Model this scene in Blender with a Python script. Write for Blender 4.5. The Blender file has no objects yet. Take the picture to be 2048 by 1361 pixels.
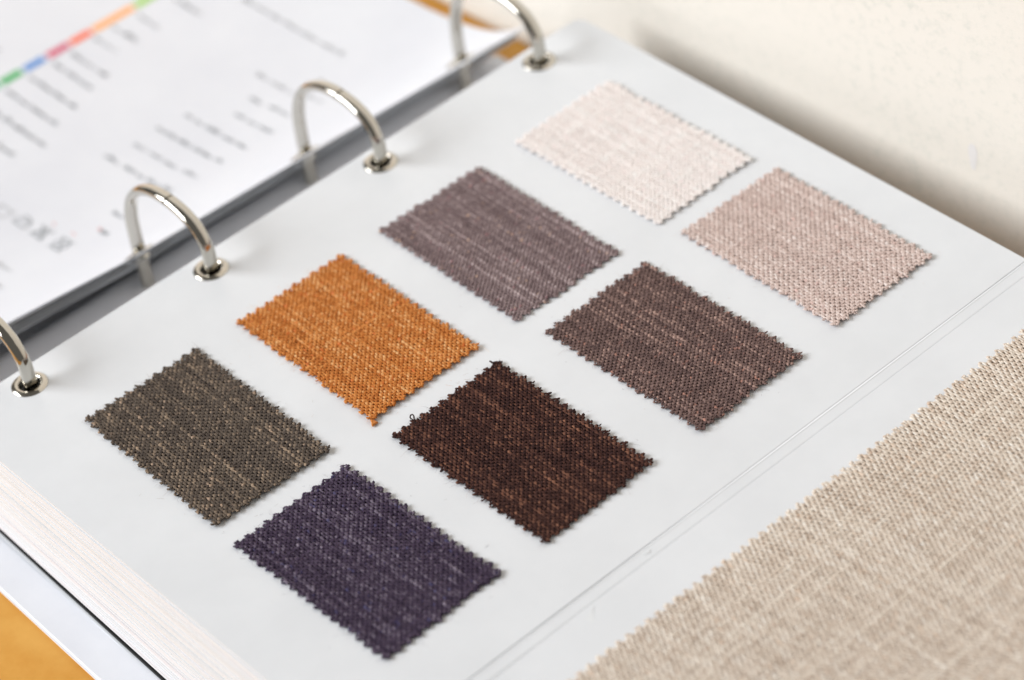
import bpy, bmesh, math, random
import numpy as np
from mathutils import Matrix, Vector
from mathutils.geometry import delaunay_2d_cdt

SC = bpy.context.scene
COL = SC.collection

# ------------------------------------------------------------------ camera
cd = bpy.data.cameras.new('camera')
cam = bpy.data.objects.new('camera', cd)
COL.objects.link(cam)
cam.matrix_world = Matrix(((0.66283, -0.43080, 0.61243, 0.72054),
                           (0.73890, 0.50868, -0.44189, -0.32409),
                           (-0.12116, 0.74542, 0.65549, 0.65043),
                           (0, 0, 0, 1)))
cd.sensor_fit = 'HORIZONTAL'
cd.sensor_width = 36.0
cd.lens = 102.156
cd.clip_start = 0.01
cd.clip_end = 50
cd.dof.use_dof = True
cd.dof.focus_distance = 0.962
cd.dof.aperture_fstop = 5.8
cd.dof.aperture_blades = 9
SC.camera = cam

# ------------------------------------------------------------------ world and lamps (indoor window light)
world = bpy.data.worlds.new('World')
SC.world = world
world.use_nodes = True
bg = world.node_tree.nodes['Background']
bg.inputs['Color'].default_value = (1.0, 0.945, 0.87, 1)
bg.inputs['Strength'].default_value = 0.16


def area(name, loc, target, sx, sy, power, color):
    ld = bpy.data.lights.new(name, 'AREA')
    ld.shape = 'RECTANGLE'
    ld.size, ld.size_y = sx, sy
    ld.energy = power
    ld.color = color
    o = bpy.data.objects.new(name, ld)
    COL.objects.link(o)
    o.location = loc
    d = Vector(target) - Vector(loc)
    o.rotation_euler = d.to_track_quat('-Z', 'Y').to_euler()
    return o


area('window_light', (-2.10, -2.90, 2.15), (0.05, 0.12, 0), 3.1, 2.1, 252, (0.975, 0.985, 1.0))

SC.view_settings.view_transform = 'Standard'
SC.view_settings.look = 'None'
SC.view_settings.exposure = 0.0
SC.view_settings.gamma = 1.0
SC.view_settings.use_curve_mapping = False
SC.cycles.use_denoising = True
SC.cycles.max_bounces = 8

rng = np.random.default_rng(11)
random.seed(4)


# ------------------------------------------------------------------ helpers
def lin(r, g, b):
    f = lambda c: (c / 255 / 12.92) if c <= 10 else ((c / 255 + 0.055) / 1.055) ** 2.4
    return (f(r), f(g), f(b))


def tag(o, label=None, cat=None, group=None, kind=None):
    if label: o['label'] = label
    if cat: o['category'] = cat
    if group: o['group'] = group
    if kind: o['kind'] = kind
    return o


def empty(name, loc=(0, 0, 0), rz=0.0):
    o = bpy.data.objects.new(name, None)
    o.empty_display_size = 0.01
    COL.objects.link(o)
    o.location = loc
    o.rotation_euler = (0, 0, rz)
    return o


def mobj(name, mesh, mat, parent=None, smooth=False):
    o = bpy.data.objects.new(name, mesh)
    COL.objects.link(o)
    if mat and not mesh.materials:
        mesh.materials.append(mat)
    if smooth:
        mesh.polygons.foreach_set('use_smooth', [True] * len(mesh.polygons))
    if parent: o.parent = parent
    return o


def mesh_np(name, V, F, smooth=True):
    """V (n,3), F (m,4) quads (repeat last index is not allowed) or list of arrays of faces"""
    me = bpy.data.meshes.new(name)
    Fs = F if isinstance(F, list) else [F]
    loops = np.concatenate([f.ravel() for f in Fs]).astype(np.int32)
    tot = np.concatenate([np.full(len(f), f.shape[1]) for f in Fs]).astype(np.int32)
    start = np.concatenate([[0], np.cumsum(tot)[:-1]]).astype(np.int32)
    me.vertices.add(len(V))
    me.vertices.foreach_set('co', np.asarray(V, np.float32).ravel())
    me.loops.add(len(loops))
    me.loops.foreach_set('vertex_index', loops)
    me.polygons.add(len(tot))
    me.polygons.foreach_set('loop_start', start)
    me.polygons.foreach_set('loop_total', tot)
    if smooth:
        me.polygons.foreach_set('use_smooth', np.ones(len(tot), bool))
    me.update(calc_edges=True)
    me.validate()
    return me


def bm_mesh(bm, name, smooth=False):
    me = bpy.data.meshes.new(name)
    bm.normal_update()
    bm.to_mesh(me)
    bm.free()
    if smooth:
        me.polygons.foreach_set('use_smooth', [True] * len(me.polygons))
    return me


def box_mesh(name, x0, x1, y0, y1, z0, z1, bevel=0.0, seg=2):
    bm = bmesh.new()
    bmesh.ops.create_cube(bm, size=1.0)
    for v in bm.verts:
        v.co = Vector(((x0 + x1) / 2 + v.co.x * (x1 - x0), (y0 + y1) / 2 + v.co.y * (y1 - y0), (z0 + z1) / 2 + v.co.z * (z1 - z0)))
    if bevel:
        bmesh.ops.bevel(bm, geom=bm.edges[:], offset=bevel, segments=seg, affect='EDGES')
    return bm_mesh(bm, name)


# ------------------------------------------------------------------ materials
def new_mat(name):
    m = bpy.data.materials.new(name)
    m.use_nodes = True
    return m, m.node_tree, m.node_tree.nodes['Principled BSDF']


def mottled(name, c1, c2, scale, rough=0.6, spec=0.3, detail=6, bump=0.0, bscale=None, bdist=0.0005, r0=0.35, r1=0.65):
    m, nt, b = new_mat(name)
    tc = nt.nodes.new('ShaderNodeTexCoord')
    n = nt.nodes.new('ShaderNodeTexNoise')
    n.inputs['Scale'].default_value = scale
    n.inputs['Detail'].default_value = detail
    n.inputs['Roughness'].default_value = 0.6
    nt.links.new(tc.outputs['Object'], n.inputs['Vector'])
    cr = nt.nodes.new('ShaderNodeValToRGB')
    cr.color_ramp.elements[0].position = r0
    cr.color_ramp.elements[1].position = r1
    cr.color_ramp.elements[0].color = (*c1, 1)
    cr.color_ramp.elements[1].color = (*c2, 1)
    nt.links.new(n.outputs['Fac'], cr.inputs['Fac'])
    nt.links.new(cr.outputs['Color'], b.inputs['Base Color'])
    b.inputs['Roughness'].default_value = rough
    b.inputs['Specular IOR Level'].default_value = spec
    if bump:
        n2 = nt.nodes.new('ShaderNodeTexNoise')
        n2.inputs['Scale'].default_value = bscale or scale * 3
        n2.inputs['Detail'].default_value = 8
        nt.links.new(tc.outputs['Object'], n2.inputs['Vector'])
        bp = nt.nodes.new('ShaderNodeBump')
        bp.inputs['Strength'].default_value = bump
        bp.inputs['Distance'].default_value = bdist
        nt.links.new(n2.outputs['Fac'], bp.inputs['Height'])
        nt.links.new(bp.outputs['Normal'], b.inputs['Normal'])
    return m


M_PAGE = mottled('coated_card', lin(222, 225, 229), lin(227, 230, 234), 30, rough=0.38, spec=0.35, bump=0.05, bscale=160, bdist=0.0003)
M_PAPER = mottled('print_paper', lin(217, 219, 226), lin(222, 224, 230), 25, rough=0.55, spec=0.25)
M_SHEET = [mottled('sheet_white', lin(222, 225, 229), lin(227, 230, 234), 60, rough=0.6, spec=0.2),
           mottled('sheet_cream', lin(219, 222, 225), lin(225, 228, 231), 60, rough=0.6, spec=0.2),
           mottled('sheet_blush', lin(221, 218, 220), lin(224, 222, 224), 60, rough=0.6, spec=0.2)]
M_BLACK = mottled('black_card', (0.012, 0.013, 0.012), (0.02, 0.02, 0.02), 60, rough=0.45)
M_COVER = mottled('white_vinyl', lin(226, 229, 236), lin(232, 235, 241), 40, rough=0.42, spec=0.35, bump=0.1, bscale=900, bdist=0.0001)
M_TABLE = mottled('ochre_tabletop', lin(213, 150, 62), lin(228, 172, 86), 34, rough=0.55, spec=0.3, bump=0.25, bscale=500, bdist=0.0003)
M_INK = mottled('grey_ink', lin(152, 157, 162), lin(170, 174, 178), 400, rough=0.7, spec=0.1)
M_INK_PALE = mottled('pale_grey_ink', lin(182, 184, 187), lin(195, 197, 200), 400, rough=0.7, spec=0.1)


def metal(name, col, rough, aniso_scale=None):
    m, nt, b = new_mat(name)
    b.inputs['Metallic'].default_value = 1.0
    tc = nt.nodes.new('ShaderNodeTexCoord')
    n = nt.nodes.new('ShaderNodeTexNoise')
    n.inputs['Scale'].default_value = 500
    n.inputs['Detail'].default_value = 4
    nt.links.new(tc.outputs['Object'], n.inputs['Vector'])
    mr = nt.nodes.new('ShaderNodeMapRange')
    mr.inputs['To Min'].default_value = rough * 0.75
    mr.inputs['To Max'].default_value = rough * 1.3
    nt.links.new(n.outputs['Fac'], mr.inputs['Value'])
    nt.links.new(mr.outputs['Result'], b.inputs['Roughness'])
    b.inputs['Base Color'].default_value = (*col, 1)
    return m


M_NICKEL = metal('nickel_plate', (0.54, 0.52, 0.47), 0.08)
M_EYELET = metal('eyelet_nickel', (0.56, 0.53, 0.47), 0.12)
M_PLATE = metal('satin_steel', (0.93, 0.93, 0.95), 0.40)
M_PLATE.node_tree.nodes['Principled BSDF'].inputs['Metallic'].default_value = 0.12


# plaster wall: cream with faint grey-green speckle patches and trowel relief
def wall_material():
    m, nt, b = new_mat('cream_plaster')
    tc = nt.nodes.new('ShaderNodeTexCoord')
    big = nt.nodes.new('ShaderNodeTexNoise')
    big.inputs['Scale'].default_value = 9
    big.inputs['Detail'].default_value = 5
    fine = nt.nodes.new('ShaderNodeTexNoise')
    fine.inputs['Scale'].default_value = 260
    fine.inputs['Detail'].default_value = 8
    fine.inputs['Roughness'].default_value = 0.75
    for n in (big, fine):
        nt.links.new(tc.outputs['Object'], n.inputs['Vector'])
    r1 = nt.nodes.new('ShaderNodeValToRGB')
    r1.color_ramp.elements[0].position = 0.34
    r1.color_ramp.elements[1].position = 0.70
    nt.links.new(big.outputs['Fac'], r1.inputs['Fac'])
    r2 = nt.nodes.new('ShaderNodeValToRGB')
    r2.color_ramp.elements[0].position = 0.50
    r2.color_ramp.elements[1].position = 0.66
    nt.links.new(fine.outputs['Fac'], r2.inputs['Fac'])
    mul = nt.nodes.new('ShaderNodeMath')
    mul.operation = 'MULTIPLY'
    nt.links.new(r1.outputs['Color'], mul.inputs[0])
    nt.links.new(r2.outputs['Color'], mul.inputs[1])
    mix = nt.nodes.new('ShaderNodeMix')
    mix.data_type = 'RGBA'
    mix.inputs['A'].default_value = (*lin(238, 233, 224), 1)
    mix.inputs['B'].default_value = (*lin(217, 217, 208), 1)
    nt.links.new(mul.outputs[0], mix.inputs['Factor'])
    nt.links.new(mix.outputs['Result'], b.inputs['Base Color'])
    b.inputs['Roughness'].default_value = 0.8
    b.inputs['Specular IOR Level'].default_value = 0.2
    bp = nt.nodes.new('ShaderNodeBump')
    bp.inputs['Strength'].default_value = 0.35
    bp.inputs['Distance'].default_value = 0.0006
    nt.links.new(fine.outputs['Fac'], bp.inputs['Height'])
    nt.links.new(bp.outputs['Normal'], b.inputs['Normal'])
    return m


def yarn_material():
    m, nt, b = new_mat('spun_yarn')
    at = nt.nodes.new('ShaderNodeAttribute')
    at.attribute_name = 'Col'
    tc = nt.nodes.new('ShaderNodeTexCoord')
    n = nt.nodes.new('ShaderNodeTexNoise')
    n.inputs['Scale'].default_value = 2600
    n.inputs['Detail'].default_value = 3
    nt.links.new(tc.outputs['Object'], n.inputs['Vector'])
    mr = nt.nodes.new('ShaderNodeMapRange')
    mr.inputs['From Min'].default_value = 0.25
    mr.inputs['From Max'].default_value = 0.75
    mr.inputs['To Min'].default_value = 0.72
    mr.inputs['To Max'].default_value = 1.22
    nt.links.new(n.outputs['Fac'], mr.inputs['Value'])
    mx = nt.nodes.new('ShaderNodeVectorMath')
    mx.operation = 'SCALE'
    nt.links.new(at.outputs['Color'], mx.inputs[0])
    nt.links.new(mr.outputs['Result'], mx.inputs['Scale'])
    nt.links.new(mx.outputs['Vector'], b.inputs['Base Color'])
    b.inputs['Roughness'].default_value = 0.85
    b.inputs['Specular IOR Level'].default_value = 0.16
    bp = nt.nodes.new('ShaderNodeBump')
    bp.inputs['Strength'].default_value = 0.5
    bp.inputs['Distance'].default_value = 0.0001
    nt.links.new(n.outputs['Fac'], bp.inputs['Height'])
    nt.links.new(bp.outputs['Normal'], b.inputs['Normal'])
    return m


M_YARN = yarn_material()

# ------------------------------------------------------------------ setting: tabletop and wall
ZT = -0.0490
WALL_Y = 0.2755


def wall_y(x, z):
    return WALL_Y + 0.0010 * np.sin(x * 17 + 1.3 * np.sin(z * 21)) * np.cos(z * 13 + 0.7) + 0.05 * (x + 0.07)

tb = mobj('tabletop', box_mesh('tabletop', -0.75, 0.75, -0.55, WALL_Y + 0.06, ZT - 0.03, ZT, 0.002), M_TABLE)
tag(tb, 'yellow ochre tabletop under the open binder', 'tabletop', kind='structure')


def make_wall():
    nx, nz = 90, 50
    xs = np.linspace(-0.9, 0.9, nx)
    zs = np.linspace(ZT + 0.0008, 0.85, nz)
    X, Z = np.meshgrid(xs, zs)
    Y = wall_y(X, Z)
    V = np.stack([X.ravel(), Y.ravel(), Z.ravel()], 1)
    i = np.arange((nz - 1) * (nx - 1))
    r, c = i // (nx - 1), i % (nx - 1)
    a = r * nx + c
    F = np.stack([a, a + 1, a + nx + 1, a + nx], 1)
    n = len(V)
    Vb = np.array([[-0.9, WALL_Y + 0.09, ZT + 0.0008], [0.9, WALL_Y + 0.09, ZT + 0.0008], [0.9, WALL_Y + 0.09, 0.85], [-0.9, WALL_Y + 0.09, 0.85]])
    c0, c1, c2, c3 = 0, nx - 1, nz * nx - 1, (nz - 1) * nx
    Fb = np.array([[n + 1, n, n + 3, n + 2], [c3, c2, n + 2, n + 3], [c1, c0, n, n + 1], [c2, c1, n + 1, n + 2], [c0, c3, n + 3, n]])
    me = mesh_np('wall', np.vstack([V, Vb]), np.vstack([F, Fb]), smooth=False)
    sm = np.ones(len(me.polygons), bool)
    sm[len(F):] = False
    me.polygons.foreach_set('use_smooth', sm)
    return me


wall = mobj('wall', make_wall(), wall_material())
tag(wall, 'cream plastered wall behind the open binder', 'wall', kind='structure')
M_SMEAR = mottled('lavender_smear', lin(231, 228, 227), lin(234, 231, 229), 300, rough=0.8)
bm = bmesh.new()
ring = []
for k in range(14):
    a = k / 14 * 2 * math.pi
    ring.append(bm.verts.new((0.1676 + 0.0019 * math.cos(a) * (1 + 0.2 * math.sin(3 * a)), 0, 0.0010 + 0.0068 * math.sin(a) * (1 + 0.12 * math.cos(2 * a)))))
f = bm.faces.new(ring)
ex = bmesh.ops.extrude_face_region(bm, geom=[f])
for v in [g for g in ex['geom'] if isinstance(g, bmesh.types.BMVert)]:
    v.co.y -= 0.00002
bmesh.ops.recalc_face_normals(bm, faces=bm.faces)
for v in bm.verts:
    v.co.y += float(wall_y(v.co.x, v.co.z)) - 0.00005
mobj('paint_smear', bm_mesh(bm, 'paint_smear'), M_SMEAR, wall)

# ------------------------------------------------------------------ the binder: cover, ring mechanism
RING_Y = [-0.0108 + 0.08 * k for k in range(4)]
ZC = -0.0463           # top of the inner cover
binder = tag(empty('ring_binder', (-0.0245, 0.1, ZT)), 'open white ring binder with four shiny metal rings on an ochre table', 'binder')
bx, by, bz = binder.location


def in_binder(o):
    o.parent = binder
    o.matrix_parent_inverse = Matrix.Translation(-Vector((bx, by, bz)))
    return o


def cover_quad(name, pts, z0, z1, bev):
    bm = bmesh.new()
    vs = [bm.verts.new((x, y, z0)) for x, y in pts]
    f = bm.faces.new(vs)
    ex = bmesh.ops.extrude_face_region(bm, geom=[f])
    for v in [g for g in ex['geom'] if isinstance(g, bmesh.types.BMVert)]:
        v.co.z = z1
    bmesh.ops.recalc_face_normals(bm, faces=bm.faces)
    bmesh.ops.bevel(bm, geom=bm.edges[:], offset=bev, segments=3, affect='EDGES')
    return bm_mesh(bm, name, True)


def auto_smooth(me, ang=35):
    me.set_sharp_from_angle(angle=math.radians(ang))


for nm, pts, lab in (
        ('front_cover', [(-0.305, -0.0565), (-0.071, -0.0565), (-0.071, 0.2610), (-0.305, 0.2610)], None),
        ('spine', [(-0.0695, -0.0563), (0.0030, -0.0563), (0.0030, 0.2612), (-0.0695, 0.2612)], None),
        ('back_cover', [(0.0042, -0.0560), (0.272, -0.0622), (0.279, 0.2555), (0.0042, 0.2612)], None)):
    me = cover_quad(nm, pts, ZT + 0.0001, ZC, 0.0009)
    auto_smooth(me)
    in_binder(mobj(nm, me, M_COVER))


# curved steel plate carrying the rings
def plate_mesh():
    y0, y1 = -0.030, 0.2385
    n = 24
    prof = []
    w = 0.0420
    for k in range(n + 1):
        t = -1 + 2 * k / n
        x = -0.0245 + w * t
        z = -0.0345 - 0.0008 * t * t - 0.0080 * max(0, (abs(t) - 0.78) / 0.22) ** 2.0
        prof.append((x, z))
    ys = np.linspace(y0, y1, 12)
    V, F = [], []
    for y in ys:
        e = min((y - y0), (y1 - y))
        dz = -0.003 * max(0, 1 - e / 0.006) ** 2
        for x, z in prof:
            V.append((x, y, z + dz))
        for x, z in reversed(prof):
            V.append((x, y, min(z + dz - 0.0012, z)))
    m = 2 * (n + 1)
    for r in range(len(ys) - 1):
        for c in range(m):
            F.append((r * m + c, (r + 1) * m + c, (r + 1) * m + (c + 1) % m, r * m + (c + 1) % m))
    bm = bmesh.new()
    vs = [bm.verts.new(v) for v in V]
    for f in F:
        bm.faces.new([vs[i] for i in f])
    bm.faces.new(vs[:m])
    bm.faces.new(list(reversed(vs[-m:])))
    bmesh.ops.recalc_face_normals(bm, faces=bm.faces)
    return bm_mesh(bm, 'mechanism_plate', True)


me = plate_mesh()
auto_smooth(me, 40)
plate = in_binder(mobj('mechanism_plate', me, M_PLATE))
for y in (0.004, 0.205):
    rv = bmesh.new()
    bmesh.ops.create_uvsphere(rv, u_segments=14, v_segments=8, radius=0.0034)
    for v in rv.verts:
        v.co = Vector((v.co.x - 0.0245, v.co.y + y, v.co.z * 0.35 - 0.0343))
    o = mobj('rivet', bm_mesh(rv, 'rivet', True), M_NICKEL, plate)

# ring centre line in the x-z plane
RP = [(-0.0490, -0.0405), (-0.0497, -0.030), (-0.0500, -0.018), (-0.0497, -0.009), (-0.0487, -0.001), (-0.0451, 0.0085), (-0.0385, 0.0160),
      (-0.0304, 0.0205), (-0.0228, 0.0222), (-0.0165, 0.0222), (-0.0092, 0.0210), (-0.0030, 0.0178), (0.0003, 0.0130), (0.0014, 0.0080), (0.0012, 0.002),
      (0.0006, -0.010), (0.0002, -0.024), (0.0, -0.0405)]


def catmull(P, n=7):
    P = np.array(P, float)
    Q = np.vstack([2 * P[0] - P[1], P, 2 * P[-1] - P[-2]])
    out = []
    for i in range(1, len(Q) - 2):
        for t in np.arange(n) / n:
            a, b, c, d = Q[i - 1:i + 3]
            out.append(0.5 * ((2 * b) + (c - a) * t + (2 * a - 5 * b + 4 * c - d) * t * t + (3 * b - a - 3 * c + d) * t ** 3))
    out.append(P[-1])
    return np.array(out)


RC = catmull(RP)


def ring_half(name, C, rn=0.00190, ry=0.00265, ns=18):
    T = np.gradient(C, axis=0)
    T /= np.linalg.norm(T, axis=1)[:, None]
    N = np.stack([-T[:, 1], T[:, 0]], 1)
    V = []
    for (c, n) in zip(C, N):
        for k in range(ns):
            a = 2 * math.pi * k / ns
            ca, sa = math.cos(a), math.sin(a)
            u = rn * math.copysign(abs(ca) ** 0.85, ca)
            w = ry * math.copysign(abs(sa) ** 0.85, sa)
            V.append((c[0] + n[0] * u, w, c[1] + n[1] * u))
    m = len(C)
    F = []
    for r in range(m - 1):
        for k in range(ns):
            F.append((r * ns + k, r * ns + (k + 1) % ns, (r + 1) * ns + (k + 1) % ns, (r + 1) * ns + k))
    bm = bmesh.new()
    vs = [bm.verts.new(v) for v in V]
    for f in F:
        bm.faces.new([vs[i] for i in f])
    e0 = bm.faces.new(vs[:ns])
    e1 = bm.faces.new(list(reversed(vs[-ns:])))
    bmesh.ops.recalc_face_normals(bm, faces=bm.faces)
    bmesh.ops.bevel(bm, geom=list(set(list(e0.edges) + list(e1.edges))), offset=0.0004, segments=2, affect='EDGES')
    me = bm_mesh(bm, name, True)
    auto_smooth(me, 40)
    return me


iseam = int(np.argmin(np.abs(RC[:, 0] + 0.0178) + (RC[:, 1] < 0.01)))
half_a = ring_half('ring_arm', RC[:iseam + 1] - np.array([0.00012, 0]))
half_b = ring_half('ring_arm', RC[iseam:] + np.array([0.00012, 0]))
peg = bmesh.new()
bmesh.ops.create_cone(peg, cap_ends=True, segments=12, radius1=0.0010, radius2=0.0010, depth=0.004)
bmesh.ops.rotate(peg, verts=peg.verts, matrix=Matrix.Rotation(math.pi / 2, 3, 'Y'))
for v in peg.verts:
    v.co += Vector((RC[iseam][0], 0, RC[iseam][1]))
peg_me = bm_mesh(peg, 'joint_peg')
first = True
for y in RING_Y:
    # a ring is one closed hoop: its two arms meet at the joint peg
    rg = mobj('binder_ring', half_a, M_NICKEL)
    rg.location = (0, y, 0)
    in_binder(rg)
    mobj('ring_arm', half_b, M_NICKEL, rg)
    mobj('joint_peg', peg_me, M_NICKEL, rg)


# ------------------------------------------------------------------ sheets with punched holes
def sheet_mesh(name, outline, holes, hr, step, zfun, thick, nh=20):
    pts, edges = [], []

    def loop(L):
        s = len(pts)
        pts.extend(L)
        for i in range(len(L)):
            edges.append((s + i, s + (i + 1) % len(L)))

    dense = []
    for i in range(len(outline)):
        a, b = np.array(outline[i]), np.array(outline[(i + 1) % len(outline)])
        n = max(1, int(np.linalg.norm(b - a) / step))
        for k in range(n):
            dense.append(tuple(a + (b - a) * k / n))
    loop(dense)
    for hx, hy in holes:
        loop([(hx + hr * math.cos(2 * math.pi * k / nh), hy + hr * math.sin(2 * math.pi * k / nh)) for k in range(nh)])
    xs = [p[0] for p in outline]
    ys = [p[1] for p in outline]
    for x in np.arange(min(xs) + step, max(xs) - step * 0.4, step):
        for y in np.arange(min(ys) + step, max(ys) - step * 0.4, step):
            if all((x - hx) ** 2 + (y - hy) ** 2 > (hr * 1.25) ** 2 for hx, hy in holes):
                pts.append((float(x), float(y)))
    r = delaunay_2d_cdt([Vector(p) for p in pts], edges, [], 0, 1e-7)
    co, fs = r[0], r[2]
    keep = []
    for f in fs:
        cx = sum(co[i][0] for i in f) / len(f)
        cy = sum(co[i][1] for i in f) / len(f)
        if all((cx - hx) ** 2 + (cy - hy) ** 2 > (hr * 0.97) ** 2 for hx, hy in holes):
            keep.append(f)
    bm = bmesh.new()
    vs = [bm.verts.new((c[0], c[1], zfun(c[0], c[1]))) for c in co]
    for f in keep:
        try:
            bm.faces.new([vs[i] for i in f])
        except ValueError:
            pass
    for v in [v for v in bm.verts if not v.link_faces]:
        bm.verts.remove(v)
    bm.normal_update()
    if sum(f.normal.z for f in bm.faces) < 0:
        bmesh.ops.reverse_faces(bm, faces=bm.faces)
    # thickness: extrude down
    ex = bmesh.ops.extrude_face_region(bm, geom=bm.faces[:])
    new = [g for g in ex['geom'] if isinstance(g, bmesh.types.BMVert)]
    for v in new:
        v.co.z += thick
    bmesh.ops.recalc_face_normals(bm, faces=bm.faces)
    me = bm_mesh(bm, name, True)
    auto_smooth(me, 30)
    return me


HOLES = [(0.0005, y) for y in RING_Y]
X0, X1, Y0, Y1 = -0.0088, 0.2181, -0.0400, 0.2575


# --- the top right page (coated card), its upper surface at z = 0
def z_top(x, y):
    w = 0.0
    if x < 0.02:
        w -= 0.00035 * ((0.02 - x) / 0.03) ** 2
    return w + 0.00018 * math.sin(x * 31 + y * 9) * math.sin(y * 23 + 1.0)


TOPT = 0.00055
# outline with rounded far corner near the spine
out = [(X0, Y0), (X1, Y0), (X1, Y1), (0.012, Y1 + 0.0012)]
for k in range(1, 7):
    a = math.pi / 2 + k / 6 * math.pi / 2
    out.append((X0 + 0.005 + 0.005 * math.cos(a), Y1 + 0.0012 - 0.005 + 0.005 * math.sin(a)))
page_me = sheet_mesh('swatch_page', out, HOLES, 0.0046, 0.012, lambda x, y: z_top(x, y) - TOPT, TOPT, 28)
page = mobj('swatch_page', page_me, M_PAGE)
tag(page, 'white glossy card page carrying eight small fabric swatches, right side of binder', 'page')


def lathe(name, prof, n=36):
    V, F = [], []
    m = len(prof)
    for k in range(n):
        a = 2 * math.pi * k / n
        for r, z in prof:
            V.append((r * math.cos(a), r * math.sin(a), z))
    for k in range(n):
        for j in range(m - 1):
            F.append((k * m + j, ((k + 1) % n) * m + j, ((k + 1) % n) * m + j + 1, k * m + j + 1))
    return mesh_np(name, np.array(V), np.array(F))


EY = [(0.0038, -0.0026), (0.0038, -0.0002), (0.0039, 0.0003), (0.0042, 0.00068), (0.0047, 0.00088), (0.0053, 0.00082), (0.0059, 0.00056), (0.0064, 0.00024), (0.0066, 0.00002), (0.0065, -0.0001)]
eyelet_me = lathe('eyelet', EY)
for x, y in HOLES:
    e = mobj('eyelet', eyelet_me, M_EYELET, page)
    e.location = (x, y, z_top(x, y) + 0.00005)


# crease bead strips of the hinge: two scored ridges between page and fold-out panel
def ridge_mesh(name, x0, prof, y0, y1, n=60):
    ys = np.linspace(y0, y1, n)
    V, F = [], []
    m = len(prof)
    for i, y in enumerate(ys):
        for dx, z in prof:
            V.append((x0 + dx, y, z + 0.00001 * math.sin(y * 90)))
    for i in range(n - 1):
        for j in range(m - 1):
            F.append((i * m + j, i * m + j + 1, (i + 1) * m + j + 1, (i + 1) * m + j))
    return mesh_np(name, np.array(V), np.array(F))


HX0, HX1 = 0.2181, 0.2236
prof = []
for t in np.linspace(0, 1, 57):
    x = (HX1 - HX0 + 0.0006) * t - 0.0003
    z = -0.00006
    for c in (0.0002, HX1 - HX0 - 0.0001):
        d = (x - c) / 0.00034
        z += -0.00016 * math.exp(-d * d)                              # scored groove
        d = (x - c - 0.00062) / 0.0003
        z += 0.00010 * math.exp(-d * d)                               # raised bead beside it
    prof.append((x, z))
prof = prof + [(prof[-1][0], -0.0006), (prof[0][0], -0.0006), prof[0]]
hinge = mobj('fold_hinge', ridge_mesh('fold_hinge', HX0, prof, Y0, Y1), M_PAGE, page)
hinge.location = (0, 0, 0.00004)

# small scuffs in the laminate on the fold
M_SCUFF = mottled('laminate_scuff', lin(225, 228, 231), lin(228, 231, 234), 200, rough=0.3)
for (pts) in ([(0.2247, 0.0482), (0.2266, 0.0460), (0.2300, 0.0436), (0.2290, 0.0424), (0.2266, 0.0424)],
              [(0.2196, 0.0752), (0.2206, 0.0765), (0.2214, 0.0752), (0.2206, 0.0738)]):
    bm = bmesh.new()
    f = bm.faces.new([bm.verts.new((x, y, 0.00010)) for x, y in pts])
    ex = bmesh.ops.extrude_face_region(bm, geom=[f])
    for v in [g for g in ex['geom'] if isinstance(g, bmesh.types.BMVert)]:
        v.co.z += 0.00003
    bmesh.ops.recalc_face_normals(bm, faces=bm.faces)
    mobj('laminate_scuff', bm_mesh(bm, 'laminate_scuff'), M_SCUFF, page)

# fold-out panel beyond the crease, rising very slightly
PSL = 0.018


def z_panel(x, y):
    return (x - HX1) * PSL + 0.00012 * math.sin(x * 25 + y * 14)


panel_me = sheet_mesh('fold_out_panel', [(HX1, Y0), (0.432, Y0), (0.432, Y1), (HX1, Y1)], [], 0.003, 0.014, lambda x, y: z_panel(x, y) - TOPT, TOPT)
mobj('fold_out_panel', panel_me, M_PAGE, page)

# --- the thick stack of sheets under it
stack = tag(empty('page_stack', (0, 0.1, ZC)), 'thick stack of white swatch sheets under the top page', 'page stack')
base_sheet = sheet_mesh('sheet', [(X0, Y0), (0.2225, Y0), (0.2225, Y1), (X0, Y1)], HOLES, 0.0055, 0.03, lambda x, y: 0.0, 1.0, 14)
ztop, zbot = -0.00075, -0.0437
z = ztop
k = 0
sheets = []
rr = random.Random(8)
while z > zbot + 0.001:
    th = rr.choice([0.0005, 0.0007, 0.0010, 0.0013, 0.0016])
    gap = rr.choice([0.00002, 0.00003, 0.00006, 0.00014])
    sheets.append((z - th, th))
    z -= th + gap
variants = []
for mi in range(3):
    me = base_sheet.copy()
    me.materials.clear()
    me.materials.append(M_SHEET[mi])
    variants.append(me)
for (zz, th) in sheets:
    t = min(1, (zz - ztop) / (zbot - ztop))
    wi = rr.choices([0, 1, 2], [6, 3, 1.6])[0]
    o = mobj('sheet', variants[wi], None)
    o.parent = stack
    o.location = (rr.uniform(-0.0003, 0.0003), -0.1 - 0.0008 * t + rr.uniform(-0.0004, 0.0002), zz - ZC)
    o.rotation_euler = (0, math.radians(0.9 * t), math.radians(-1.15 * t + rr.uniform(-0.06, 0.06)))
    o.scale = (1, 1, th)
# dark divider card and a last thin white leaf below
me = base_sheet.copy()
me.materials.clear()
me.materials.append(M_BLACK)
o = mobj('divider_card', me, None, stack)
o['label'] = 'thin black divider card at the bottom of the stack'
o.location = (0.001, -0.1012, zbot - ZC - 0.0010)
o.rotation_euler = (0, math.radians(0.93), math.radians(-1.3))
o.scale = (1, 1, 0.0009)
o = mobj('sheet', variants[0], None, stack)
o.location = (0.001, -0.1019, zbot - ZC - 0.0014)
o.rotation_euler = (0, math.radians(0.93), math.radians(-1.33))
o.scale = (1, 1, 0.00028)
o = mobj('divider_card', me, None, stack)
o['label'] = 'thin black divider card at the bottom of the stack'
o.location = (0.001, -0.1016, zbot - ZC - 0.0019)
o.rotation_euler = (0, math.radians(0.90), math.radians(-1.36))
o.scale = (1, 1, 0.00032)

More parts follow.
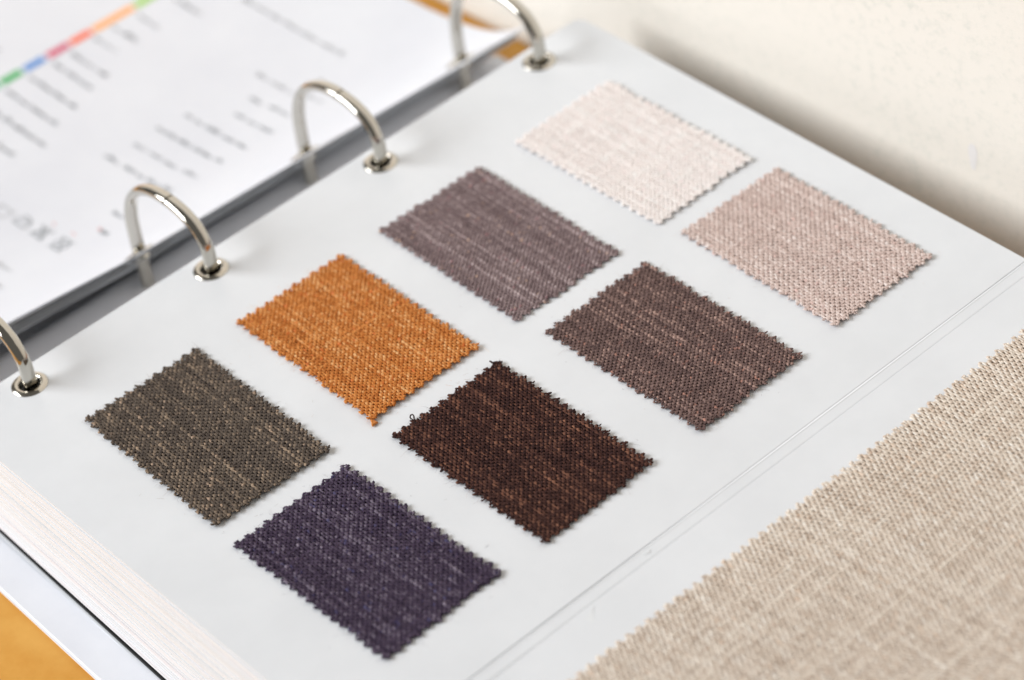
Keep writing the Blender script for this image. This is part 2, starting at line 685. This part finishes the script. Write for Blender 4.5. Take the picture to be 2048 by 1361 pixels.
# ------------------------------------------------------------------ left-hand pages
LY0, LY1 = -0.0395, 0.2575
LXE, LXW = -0.0400, -0.2715


def z_left(x, y, drop=0.0):
    ze = np.interp(y, [-0.05, 0.009, 0.061, 0.138, 0.214, 0.253, 0.26], [-0.0065, -0.0098, -0.0142, -0.0163, -0.0187, -0.0197, -0.0199])
    g = np.interp(x, [-0.3, -0.17, -0.145, -0.125, -0.105, -0.0852, -0.0755, -0.0665, -0.0587, -0.0520, -0.0484, -0.0440, -0.0400],
                  [0, 0, 0.012, 0.032, 0.075, 0.18, 0.275, 0.40, 0.555, 0.73, 0.85, 1, 1.12])
    return -0.0400 - drop + (ze + 0.0400) * g


LH = [(-0.0508, y) for y in RING_Y]


def left_sheet(name, dx, dy, drop, mat, step=0.008):
    out = [(LXE + dx, LY0 + dy), (LXE + dx, LY1 + dy), (LXW + dx, LY1 + dy), (LXW + dx, LY0 + dy)]
    holes = [(x + dx * 0.3, y) for x, y in LH]
    return sheet_mesh(name, out, holes, 0.0046, step, lambda x, y: z_left(x, y, drop) - 0.0003, 0.0003, 24)


lp = mobj('printed_page', left_sheet('printed_page', 0, 0, 0, M_PAPER, 0.006), M_PAPER)
tag(lp, 'white printed sheet with colour bar and blurred text, left side of binder', 'page')
under = tag(empty('left_page_stack', (-0.15, 0.1, ZC)), 'thin stack of white sheets under the printed left page', 'page stack')
for k in range(5):
    o = mobj('sheet', left_sheet('left_sheet', -0.0045 - 0.0012 * k + 0.0004 * rr.uniform(-1, 1), rr.uniform(-0.0008, 0.0004), 0.00055 + 0.00105 * k, None, 0.012), M_SHEET[k % 2])
    o.parent = under
    o.matrix_parent_inverse = Matrix.Translation((0.15, -0.1, -ZC))
for x, y in LH:
    e = mobj('eyelet', eyelet_me, M_EYELET, lp)
    e.location = (x, y, z_left(x, y) + 0.00005)
    sl = (z_left(x + 0.004, y) - z_left(x - 0.004, y)) / 0.008
    e.rotation_euler = (0, -math.atan(sl), 0)


# print on the left page: thin ink marks draped over the sheet
def ink(name, quads, mat):
    V, F = [], []
    for (x0, y0, x1, y1) in quads:
        nseg = max(1, int(abs(x1 - x0) / 0.003))
        s = len(V)
        for i in range(nseg + 1):
            x = x0 + (x1 - x0) * i / nseg
            V.append((x, y0, z_left(x, y0) + 0.00014))
            V.append((x, y1, z_left(x, y1) + 0.00014))
        for i in range(nseg):
            a = s + 2 * i
            F.append((a, a + 2, a + 3, a + 1))
    me = mesh_np(name, np.array(V), np.array(F), smooth=False)
    return mobj(name, me, mat, lp)


def words(x0, x1, y, h, r):
    """letter-like strokes of a text line running along x"""
    q = []
    x = x0
    while x < x1:
        wl = r.uniform(0.004, 0.011)
        xe = min(x + wl, x1)
        while x < xe:
            w = r.uniform(0.0009, 0.0016)
            hh = h * r.choice([0.6, 0.6, 0.62, 1.0])
            q.append((x, y - h / 2, x + w * 0.55, y - h / 2 + hh))
            q.append((x, y - h / 2 + hh * r.choice([0.0, 0.45, 0.8]), x + w * 0.85, y - h / 2 + hh * r.choice([0.2, 0.65, 1.0]) + 0.0002))
            x += w
        x += r.uniform(0.001, 0.0022)
    return q


ir = random.Random(3)
# short four-line lists near the spine
for (x0, x1, y) in [(-0.1345, -0.1255, 0.1088), (-0.1215, -0.1090, 0.1092), (-0.1065, -0.0975, 0.1098), (-0.0955, -0.0905, 0.1103),
                    (-0.1308, -0.1240, 0.1211), (-0.1205, -0.1035, 0.1216), (-0.0985, -0.0893, 0.1222),
                    (-0.1324, -0.1210, 0.1338), (-0.1190, -0.0960, 0.1343), (-0.0940, -0.0891, 0.1347),
                    (-0.1302, -0.0889, 0.1467)]:
    ink('printed_text_line', words(x0, x1, y, 0.0021, ir), M_INK)
for (x0, x1, y) in [(-0.1135, -0.0888, 0.1597), (-0.1178, -0.1090, 0.1706), (-0.1060, -0.0930, 0.1716), (-0.1290, -0.1051, 0.1830),
                    (-0.1035, -0.0897, 0.1960), (-0.0990, -0.0905, 0.0878), (-0.0925, -0.0885, 0.0770), (-0.1000, -0.0880, 0.1855)]:
    ink('printed_text_line', words(x0, x1, y, 0.0019, ir), M_INK_PALE if y > 0.18 else M_INK)
# long heading line
ink('printed_text_line', words(-0.178, -0.110, 0.2137, 0.0024, ir), M_INK_PALE)
# entries beside the colour bar
for (x0, x1, y) in [(-0.202, -0.183, 0.1945), (-0.2043, -0.188, 0.1768), (-0.2066, -0.190, 0.1650), (-0.2058, -0.190, 0.1549),
                    (-0.2050, -0.180, 0.1418), (-0.2050, -0.178, 0.1325), (-0.2055, -0.1695, 0.1202), (-0.2050, -0.1676, 0.1083), (-0.1990, -0.1599, 0.0965),
                    (-0.1915, -0.165, 0.0845)]:
    ink('printed_text_line', words(x0, x1, y, 0.0022, ir), M_INK if y < 0.135 else M_INK_PALE)
ink('printed_text_line', words(-0.240, -0.231, 0.1215, 0.0035, ir), M_INK)
# colour bar
bar = [((58, 170, 90), 0.1095, 0.1200), ((88, 140, 205), 0.1215, 0.1320), ((204, 84, 112), 0.1335, 0.1445), ((238, 106, 62), 0.1455, 0.1565),
       ((245, 170, 95), 0.1575, 0.1790), ((160, 205, 95), 0.1800, 0.1915), ((70, 185, 130), 0.0975, 0.1080)]
for c, y0, y1 in bar:
    mt = mottled('colour_patch_ink', lin(*c), lin(*[min(255, int(v * 1.04)) for v in c]), 300, rough=0.6, spec=0.2)
    o = ink('colour_patch', [(-0.2136, y0, -0.2090, y1)], mt)


# laundry care symbols: tub, triangle, iron and crossed circle outlines
def stroke(pts, w, closed=False):
    q = []
    P = [np.array(p, float) for p in pts]
    if closed: P.append(P[0])
    V, F = [], []
    for a, b in zip(P[:-1], P[1:]):
        d = b - a
        n = np.array([-d[1], d[0]]) / (np.linalg.norm(d) + 1e-9) * w / 2
        s = len(V)
        for p in (a - n, b - n, b + n, a + n):
            V.append((p[0], p[1], z_left(p[0], p[1]) + 0.00014))
        F.append((s, s + 1, s + 2, s + 3))
    return V, F


def symbol(strokes, mat=None):
    V, F = [], []
    for pts, w, cl in strokes:
        v, f = stroke(pts, w, cl)
        F += [tuple(i + len(V) for i in q) for q in f]
        V += v
    me = mesh_np('care_symbol', np.array(V), np.array(F), smooth=False)
    mobj('care_symbol', me, mat or M_INK, lp)


def circ(cx, cy, r, n=18):
    return [(cx + r * math.cos(2 * math.pi * k / n), cy + r * math.sin(2 * math.pi * k / n)) for k in range(n)]


W_ = 0.0008
cx, cy = -0.0987, 0.0622
symbol([(circ(cx, cy, 0.0036), W_, True), ([(cx - 0.004, cy - 0.004), (cx + 0.004, cy + 0.004)], W_, False), ([(cx - 0.004, cy + 0.004), (cx + 0.004, cy - 0.004)], W_, False)])
cx, cy = -0.1124, 0.0622
symbol([([(cx - 0.0036, cy - 0.003), (cx + 0.0036, cy - 0.003), (cx, cy + 0.0036)], W_, True), ([(cx - 0.004, cy - 0.0035), (cx + 0.004, cy + 0.0035)], W_, False), ([(cx - 0.004, cy + 0.0035), (cx + 0.004, cy - 0.0035)], W_, False)])
cx, cy = -0.1247, 0.0618
symbol([([(cx - 0.0042, cy - 0.0026), (cx + 0.0042, cy - 0.0026), (cx + 0.0034, cy + 0.0014), (cx + 0.001, cy + 0.0026), (cx - 0.003, cy + 0.0026)], W_, False), ([(cx - 0.0042, cy - 0.0026), (cx - 0.0034, cy + 0.0006), (cx + 0.0032, cy + 0.0006)], W_, False)])
cx, cy = -0.1372, 0.0605
symbol([([(cx - 0.0042, cy + 0.003), (cx - 0.003, cy - 0.003), (cx + 0.003, cy - 0.003), (cx + 0.0042, cy + 0.003)], W_, False), ([(cx - 0.0038, cy + 0.0015), (cx, cy + 0.0022), (cx + 0.0038, cy + 0.0015)], W_, False)], M_INK_PALE)
M_RED = mottled('red_ink', lin(214, 110, 105), lin(226, 140, 120), 300, rough=0.6)
symbol([([(-0.1140, 0.0690), (-0.1122, 0.0680)], 0.0004, False)], M_RED)
symbol([([(-0.1022, 0.0694), (-0.0992, 0.0694)], 0.0004, False)], M_RED)
symbol([([(-0.0944, 0.0776), (-0.0930, 0.0774)], 0.0011, False)], M_RED)
for (x0, x1, y) in [(-0.114, -0.1015, 0.0400), (-0.100, -0.094, 0.0318), (-0.112, -0.100, 0.0305)]:
    ink('printed_text_line', words(x0, x1, y, 0.0018, ir), M_INK_PALE)


# ------------------------------------------------------------------ woven cloth
def smooth_noise(n, scale, r):
    m = max(4, int(n / scale) + 4)
    v = r.normal(size=m)
    t = np.linspace(0, m - 3.001, n) + r.random()
    i = np.clip(t.astype(int), 0, m - 2)
    f = t - i
    f = f * f * (3 - 2 * f)
    return v[i] * (1 - f) + v[i + 1] * f


def tri_wave(s):
    return 2 * np.abs(s - np.floor(s + 0.5))


class Cloth:
    def __init__(self, L, W, tooth, depth, r, zfun=None):
        self.L, self.W, self.tp, self.td = L, W, tooth, depth
        self.nx = max(2, round(L / tooth))
        self.ny = max(2, round(W / tooth))
        self.jit = {k: r.normal(size=200) * 0.0002 for k in 'lrbt'}
        self.z = zfun or (lambda x, y: 0 * x)

    def inset(self, s, n, key):
        """distance the pinked edge is cut back at parameter s in 0..1"""
        t = s * n
        k = np.clip(t.astype(int), 0, 198)
        return self.td * tri_wave(t + 0.5) ** 1.0 * 1.0 + self.jit[key][k]

    def inside(self, x, y):
        sx = np.clip(x / self.L + 0.5, 0, 0.9999)
        sy = np.clip(y / self.W + 0.5, 0, 0.9999)
        return np.minimum(np.minimum(x + self.L / 2 - self.inset(sy, self.ny, 'l'), self.L / 2 - x - self.inset(sy, self.ny, 'r')),
                          np.minimum(y + self.W / 2 - self.inset(sx, self.nx, 'b'), self.W / 2 - y - self.inset(sx, self.nx, 't')))


def yarns(cloth, axis, p_run, p_side, A, rw, rh, z0, par, cols, streak, r, K=6, sub=2, skip=None, irr=1.0):
    """yarns running along `axis` (0: x, 1: y); returns verts, quads, end fans, colours"""
    run = cloth.L if axis == 0 else cloth.W
    side = cloth.W if axis == 0 else cloth.L
    ncross = int(run / p_run) + 3
    nyarn = int(side / p_side) + 2
    Vs, Fs, Es, Cs = [], [], [], []
    base = 0
    ca = np.cos(2 * np.pi * np.arange(K) / K + math.pi / K)
    sa = np.sin(2 * np.pi * np.arange(K) / K + math.pi / K)
    dark, mid, light, accent = [np.array(c) for c in cols]
    level = r.normal(size=nyarn + 4)
    for j in range(nyarn):
        s0 = -side / 2 + (j + 0.5) * p_side + r.normal() * 0.06 * irr * p_side
        n = ncross * sub
        i = np.arange(n)
        u = -run / 2 + (i / sub) * p_run
        ph = math.pi * (i / sub + j + par)
        zz = z0 + A * np.cos(ph) * np.clip(1 + 0.22 * irr * r.normal(size=n), 0.3, 1.7)
        v = s0 + irr * (smooth_noise(n, 9, r) * 0.075 * p_side + r.normal(size=n) * 0.035 * p_side)
        thick = np.clip(1 + irr * (0.11 * smooth_noise(n, 14, r) + 0.13 * smooth_noise(n, 3, r)) + 0.10 * level[j], 0.55, 1.6)
        # crowns are plumper than the dives
        crown = 1 + 0.16 * np.cos(ph)
        a = rw * thick * crown
        b = rh * thick
        x, y = (u, v) if axis == 0 else (v, u)
        d = cloth.inside(x, y)
        ok = d > 0
        if skip is not None:
            ok &= ~skip(x, y)
        if ok.sum() < 2: continue
        # colour along the yarn
        t = streak * 0.30 * level[j] + 0.40 * smooth_noise(n, 40, r) * streak + 0.34 * smooth_noise(n, 4, r) + 0.40 * smooth_noise(n, 1.6, r)
        tl = np.clip(t, 0, 1.6)[:, None] / 1.6
        td = np.clip(-t, 0, 1.6)[:, None] / 1.6
        c = mid * (1 - tl - td) + light * tl + dark * td
        ac = (smooth_noise(n, 4, r) > 1.75)[:, None] * 0.75
        c = np.clip(c * (1 - ac) + accent * ac, 0.002, 0.95)
        # runs
        idx = np.flatnonzero(ok)
        cuts = np.flatnonzero(np.diff(idx) > 1)
        starts = np.concatenate([[0], cuts + 1])
        ends = np.concatenate([cuts, [len(idx) - 1]])
        for s, e in zip(starts, ends):
            q = idx[s:e + 1]
            uu, vv, zq, aq, bq, cq = u[q].copy(), v[q].copy(), zz[q].copy(), a[q].copy(), b[q].copy(), c[q].copy()

            def ext(k_in, k_out):
                if k_out < 0 or k_out >= n: return None
                di, do = d[k_in], d[k_out]
                f = np.clip(di / (di - do + 1e-12), 0.05, 0.98) if do < 0 else 0.5
                f = min(1.0, f + 0.10 * abs(r.normal()))
                return [w[k_in] * (1 - f) + w[k_out] * f for w in (u, v, zz, a, b)] + [c[k_in]]

            A0, A1 = ext(q[0], q[0] - 1), ext(q[-1], q[-1] + 1)
            arr = [uu, vv, zq, aq, bq]
            if A0 is not None:
                arr = [np.concatenate([[A0[m]], arr[m]]) for m in range(5)]
                cq = np.vstack([A0[5][None], cq])
            if A1 is not None:
                arr = [np.concatenate([arr[m], [A1[m]]]) for m in range(5)]
                cq = np.vstack([cq, A1[5][None]])
            uu, vv, zq, aq, bq = arr
            m = len(uu)
            if m < 2: continue
            # frayed ends droop towards the page a little and spread
            aq = aq.copy(); aq[0] *= 0.9; aq[-1] *= 0.9
            lat = vv[:, None] + aq[:, None] * ca
            ver = zq[:, None] + bq[:, None] * sa
            lon = np.repeat(uu[:, None], K, 1)
            xy = (lon, lat) if axis == 0 else (lat, lon)
            P = np.stack([xy[0], xy[1], ver + cloth.z(xy[0], xy[1])], 2).reshape(-1, 3)
            rI = np.arange(m - 1)[:, None] * K
            kI = np.arange(K)[None]
            q0 = rI + kI
            q1 = rI + (kI + 1) % K
            F = np.stack([q0, q1, q1 + K, q0 + K], 2).reshape(-1, 4) + base
            if axis == 1: F = F[:, ::-1]
            Vs.append(P); Fs.append(F)
            cap0 = base + np.arange(K)[::-1]
            cap1 = base + (m - 1) * K + np.arange(K)
            Es.append(np.stack([cap0, cap1]) if axis == 0 else np.stack([cap0[::-1], cap1[::-1]]))
            Cs.append(np.repeat(cq, K, 0))
            base += m * K
    return np.vstack(Vs), np.vstack(Fs), np.vstack(Es), np.vstack(Cs)


def col_mesh(name, V, Fl, C):
    me = mesh_np(name, V, Fl, smooth=True)
    at = me.color_attributes.new('Col', 'FLOAT_COLOR', 'POINT')
    at.data.foreach_set('color', np.concatenate([C, np.ones((len(C), 1))], 1).astype(np.float32).ravel())
    return me


def backing(cloth, col, z):
    """plain coated underside of the cloth, cut with the same pinked outline"""
    P = []
    e = 0.0009

    def side(n, key, f):
        for k in range(n * 2):
            s = np.array([(k + 0.5) / (n * 2)])
            P.append(f(s[0], float(cloth.inset(np.clip(s, 0, 0.9999), n, key)[0]) + e))
    L, W = cloth.L, cloth.W
    nb, nl = cloth.nx * 2, cloth.ny * 2
    side(nb, 'b', lambda s, i: (-L / 2 + s * L, -W / 2 + i))
    side(nl, 'r', lambda s, i: (L / 2 - i, -W / 2 + s * W))
    side(nb, 't', lambda s, i: (L / 2 - s * L, W / 2 - i))
    side(nl, 'l', lambda s, i: (-L / 2 + i, W / 2 - s * W))
    # note: the inset helper works on tooth counts, so re-sample it with the cloth's own numbers
    bm = bmesh.new()
    vs = [bm.verts.new((x, y, z + float(cloth.z(np.array([x]), np.array([y]))[0]))) for x, y in P]
    f = bm.faces.new(vs)
    bmesh.ops.triangulate(bm, faces=[f])
    return bm


def fibres(cloth, n, cols, r, ztop, rad=0.000028):
    Vs, Fs, Cs = [], [], []
    base = 0
    L, W = cloth.L, cloth.W
    K = 3
    for k in range(n):
        onedge = r.random() < 0.62
        if onedge:
            e = r.integers(4)
            s = r.random() - 0.5
            dd = 0.0006 + abs(r.normal()) * 0.0008
            x, y, ang = [(-L / 2 + dd, s * W, math.pi), (L / 2 - dd, s * W, 0), (s * L, -W / 2 + dd, -math.pi / 2), (s * L, W / 2 - dd, math.pi / 2)][e]
            ang += r.normal() * 0.8
            z = r.uniform(0.0002, ztop)
            ln = abs(r.normal()) * 0.0016 + 0.0008
        else:
            x, y = (r.random() - 0.5) * L * 0.94, (r.random() - 0.5) * W * 0.94
            ang = r.random() * 6.28
            z = ztop
            ln = abs(r.normal()) * 0.0012 + 0.0006
        if r.random() < 0.07:                      # lint that has dropped on to the card
            k2 = r.integers(4)
            off = 0.001 + abs(r.normal()) * 0.003
            s = (r.random() - 0.5) * 0.96
            x, y = [(-L / 2 - off, s * W), (L / 2 + off, s * W), (s * L, -W / 2 - off), (s * L, W / 2 + off)][k2]
            z, onedge, ang = 0.00006, True, r.random() * 6.28
            ln = abs(r.normal()) * 0.0009 + 0.0004
        m = 6
        bend = r.normal() * 1.6
        pts = []
        px, py = x, y
        for i in range(m):
            t = i / (m - 1)
            pts.append((px, py, max(0.0001, z + (0.0004 * math.sin(math.pi * t) * abs(r.normal()) if not onedge else -z * 0.55 * t))))
            px += math.cos(ang + bend * t) * ln / (m - 1)
            py += math.sin(ang + bend * t) * ln / (m - 1)
        P = np.array(pts)
        T = np.gradient(P, axis=0)
        T /= np.linalg.norm(T, axis=1)[:, None] + 1e-9
        N = np.cross(T, [0, 0, 1.0]); N /= np.linalg.norm(N, axis=1)[:, None] + 1e-9
        B = np.cross(T, N)
        rd = rad * np.linspace(1, 0.5, m)[:, None]
        ring = np.stack([P + rd * (N * math.cos(a) + B * math.sin(a)) for a in (0, 2.094, 4.189)], 1).reshape(-1, 3)
        rI = np.arange(m - 1)[:, None] * K; kI = np.arange(K)[None]
        q0 = rI + kI; q1 = rI + (kI + 1) % K
        Fs.append(np.stack([q0, q1, q1 + K, q0 + K], 2).reshape(-1, 4) + base)
        Vs.append(ring)
        c = np.array(cols[2 if r.random() < 0.5 else 1])
        Cs.append(np.repeat(c[None], m * K, 0))
        base += m * K
    return np.vstack(Vs), np.vstack(Fs), np.vstack(Cs)


def build_swatch(name, loc, rz, L, W, px, py, cx, cy, streak, label, group, seed, rhx=0.00021, rhy=0.00019, Ax=0.00021, Ay=0.00019,
                 fill_x=0.44, fill_y=0.425, tooth=0.0041, depth=0.0019, curl=0.0003, nf=260, K=6, cat='fabric swatch', back=None, zf=None, tilt=0.0, irr=0.9):
    r = np.random.default_rng(seed)
    if zf is None:
        c1, c2, c3, c4 = r.random(4)
        zf = lambda x, y: curl * (c1 * np.clip((x / (L / 2)), 0, 1) ** 4 + c2 * np.clip((y / (W / 2)), 0, 1) ** 4 + 0.5 * c3 * np.clip((-y / (W / 2)), 0, 1) ** 6) \
            + 0.00006 * np.sin(x * 160 + c4 * 6) * np.sin(y * 190 + c3 * 6)
    cl = Cloth(L, W, tooth, depth, r, zf)
    root = empty(name, loc, rz)
    root.rotation_euler = (0, tilt, rz)
    tag(root, label, cat, group)
    z0 = 0.00018 + Ax + rhx
    # px: spacing of the yarns that run along y; py: spacing of the yarns that run along x
    V, F, E, C = yarns(cl, 0, px, py, Ax, py * fill_x, rhx, z0, 0, cx, streak[0], r, K, irr=irr)
    o = mobj('warp_yarn', col_mesh('warp_yarn', V, [F, E], C), M_YARN, root)
    tag(o, kind='stuff')
    V, F, E, C = yarns(cl, 1, py, px, Ay, px * fill_y, rhy, z0, 1, cy, streak[1], r, K, irr=irr)
    o = mobj('weft_yarn', col_mesh('weft_yarn', V, [F, E], C), M_YARN, root)
    tag(o, kind='stuff')
    V, F, C = fibres(cl, nf, cx, r, z0 + Ax + rhx)
    o = mobj('loose_fibre', col_mesh('loose_fibre', V, [F], C), M_YARN, root)
    tag(o, kind='stuff')
    # plain underside
    nn = 90
    xs, ys = np.linspace(-L / 2, L / 2, int(L / 0.0009)), np.linspace(-W / 2, W / 2, int(W / 0.0009))
    X, Y = np.meshgrid(xs, ys)
    D = cl.inside(X.ravel(), Y.ravel()).reshape(X.shape)
    Z = 0.00012 + zf(X, Y)
    ok = D > 0.0003
    q = ok[:-1, :-1] & ok[1:, :-1] & ok[:-1, 1:] & ok[1:, 1:]
    ri, ci = np.nonzero(q)
    w = X.shape[1]
    a = ri * w + ci
    Fq = np.stack([a, a + 1, a + w + 1, a + w], 1)
    used = np.unique(Fq)
    mp = np.full(X.size, -1); mp[used] = np.arange(len(used))
    Vq = np.stack([X.ravel(), Y.ravel(), Z.ravel()], 1)[used]
    cb = np.array(back if back is not None else cy[1])
    o = mobj('underside', col_mesh('underside', Vq, [mp[Fq]], np.repeat(cb[None], len(Vq), 0)), M_YARN, root)
    return root


def C4(d, m, l, a):
    return [lin(*d), lin(*m), lin(*l), lin(*a)]


GRP = 'small fabric swatches glued to the card page'
L0, W0 = 0.0773, 0.0495
rad = math.radians
SW = [
    # x, y, rotation, weft pitch, warp pitch, warp colours, weft colours, streaks, label
    (0.06948, 0.01434, -1.1, 0.00112, 0.00106, C4((62, 53, 49), (99, 88, 78), (172, 150, 128), (186, 160, 138)), C4((54, 47, 46), (83, 74, 68), (112, 101, 91), (130, 112, 98)), (0.55, 0.5),
     'dark grey-brown woven swatch with tan slub streaks, beside the nearest ring', {}),
    (0.06962, 0.08049, -0.6, 0.00108, 0.00102, C4((166, 90, 36), (212, 138, 72), (244, 199, 142), (220, 118, 62)), C4((146, 74, 26), (189, 111, 49), (219, 150, 86), (204, 102, 50)), (0.5, 0.5),
     'bright orange woven swatch with pinked edges', {}),
    (0.06996, 0.14599, -0.6, 0.00088, 0.00112, C4((108, 90, 92), (144, 126, 126), (200, 182, 182), (206, 172, 150)), C4((98, 80, 83), (128, 110, 111), (158, 140, 139), (168, 126, 130)), (0.9, 0.5),
     'mauve grey woven swatch with pale streaks, between the orange and cream swatches', dict(rhx=0.00018, rhy=0.00023, Ax=0.00017, Ay=0.00023)),
    (0.06944, 0.21291, 0.4, 0.00112, 0.00108, C4((242, 231, 227), (248, 240, 237), (252, 249, 247), (248, 230, 228)), C4((241, 230, 226), (247, 239, 235), (251, 248, 245), (247, 230, 228)), (0.8, 0.8),
     'creamy white woven swatch with a faint pink cast', {}),
    (0.15548, 0.01330, 0.8, 0.00114, 0.00106, C4((46, 36, 53), (77, 65, 82), (142, 131, 146), (75, 72, 108)), C4((38, 28, 47), (61, 49, 69), (90, 77, 96), (58, 53, 90)), (0.5, 0.5),
     'dark purple woven swatch at the corner nearest the page stack edge', {}),
    (0.15585, 0.07975, 0.35, 0.00108, 0.00104, C4((36, 19, 18), (76, 48, 41), (152, 106, 84), (118, 76, 60)), C4((30, 15, 17), (52, 32, 31), (84, 56, 49), (80, 50, 45)), (0.45, 0.5),
     'very dark chocolate brown woven swatch with rusty flecks', {}),
    (0.15671, 0.14822, 0.13, 0.00090, 0.00116, C4((74, 58, 57), (116, 94, 89), (190, 158, 146), (188, 138, 122)), C4((68, 53, 54), (107, 86, 83), (142, 118, 112), (146, 110, 102)), (0.85, 0.6),
     'medium brown woven swatch with rosy tan streaks and ribbed texture', dict(rhx=0.00018, rhy=0.00023, Ax=0.00017, Ay=0.00023)),
    (0.15505, 0.21450, -0.95, 0.00122, 0.00116, C4((190, 166, 158), (222, 202, 194), (244, 233, 228), (228, 194, 186)), C4((176, 152, 144), (206, 185, 177), (228, 211, 205), (212, 180, 174)), (0.7, 0.5),
     'pale pinkish beige woven swatch with a coarse open weave', {}),
]
SWO = []
for i, (x, y, a, px, py, cx, cy, st, lab, kw) in enumerate(SW):
    SWO.append(build_swatch('fabric_swatch', (x, y, z_top(x, y) + 0.0001), rad(a), L0, W0, px, py, cx, cy, st, lab, GRP, 100 + i, **kw))

# ends of yarn sticking out of the cut edges
def yarn_end(parent, pts, rad_, col):
    P = catmull3(np.array(pts))
    T = np.gradient(P, axis=0)
    T /= np.linalg.norm(T, axis=1)[:, None] + 1e-9
    N = np.cross(T, [0, 0, 1.0]); N /= np.linalg.norm(N, axis=1)[:, None] + 1e-9
    B = np.cross(T, N)
    K = 6
    m = len(P)
    rd = rad_ * (1 + 0.15 * np.sin(np.arange(m) * 1.7))[:, None]
    V = np.stack([P + rd * (N * math.cos(a) + B * math.sin(a)) for a in np.arange(K) * 2 * math.pi / K], 1).reshape(-1, 3)
    rI = np.arange(m - 1)[:, None] * K; kI = np.arange(K)[None]
    q0 = rI + kI; q1 = rI + (kI + 1) % K
    F = np.stack([q0, q1, q1 + K, q0 + K], 2).reshape(-1, 4)
    E = np.stack([np.arange(K)[::-1], (m - 1) * K + np.arange(K)])
    o = mobj('yarn_end', col_mesh('yarn_end', V, [F, E], np.repeat(np.array([col]), len(V), 0)), M_YARN, parent)
    o.matrix_parent_inverse = parent.matrix_basis.inverted()
    return o


def catmull3(P, n=5):
    Q = np.vstack([2 * P[0] - P[1], P, 2 * P[-1] - P[-2]])
    out = []
    for i in range(1, len(Q) - 2):
        for t in np.arange(n) / n:
            a, b, c, d = Q[i - 1:i + 3]
            out.append(0.5 * ((2 * b) + (c - a) * t + (2 * a - 5 * b + 4 * c - d) * t * t + (3 * b - a - 3 * c + d) * t ** 3))
    out.append(P[-1])
    return np.array(out)


choc, orange = SWO[5], SWO[1]
yarn_end(choc, [(0.1215, 0.0640, 0.0007), (0.1192, 0.0650, 0.0010), (0.1172, 0.0664, 0.0016), (0.1163, 0.0660, 0.0015), (0.1166, 0.0653, 0.0011), (0.1174, 0.0652, 0.0009)], 0.00024, lin(48, 32, 30))
yarn_end(choc, [(0.1215, 0.1003, 0.0006), (0.1196, 0.1010, 0.0010), (0.1180, 0.1013, 0.0014), (0.1164, 0.1013, 0.0014)], 0.00034, lin(50, 35, 34))
for k in range(4):
    yarn_end(orange, [(0.1060, 0.0565 + 0.0003 * k, 0.0006), (0.1078, 0.0558 + 0.0002 * k, 0.0007), (0.1097, 0.0546 + 0.0007 * k, 0.0005)], 0.00036, lin(206, 132, 66 + 4 * k))

# ------------------------------------------------------------------ the large linen swatch on the fold-out panel
BL, BW = 0.1400, 0.2760
bxc = 0.2415 + BL / 2
byc = 0.108
build_swatch('linen_swatch', (bxc, byc, (bxc - HX1) * PSL + 0.0003), rad(0.15), BL, BW, 0.00168, 0.00096,
             C4((206, 188, 171), (233, 221, 207), (251, 246, 238), (230, 207, 186)), C4((178, 156, 138), (210, 192, 175), (240, 229, 215), (208, 179, 156)),
             (0.30, 1.0), 'large beige linen swatch with pale slubs in the lower right corner', None, 300, K=5, curl=0.0003, nf=260,
             zf=lambda x, y: 0.00010 * np.sin(x * 70) * np.sin(y * 60), tilt=-math.atan(PSL), irr=0.6)
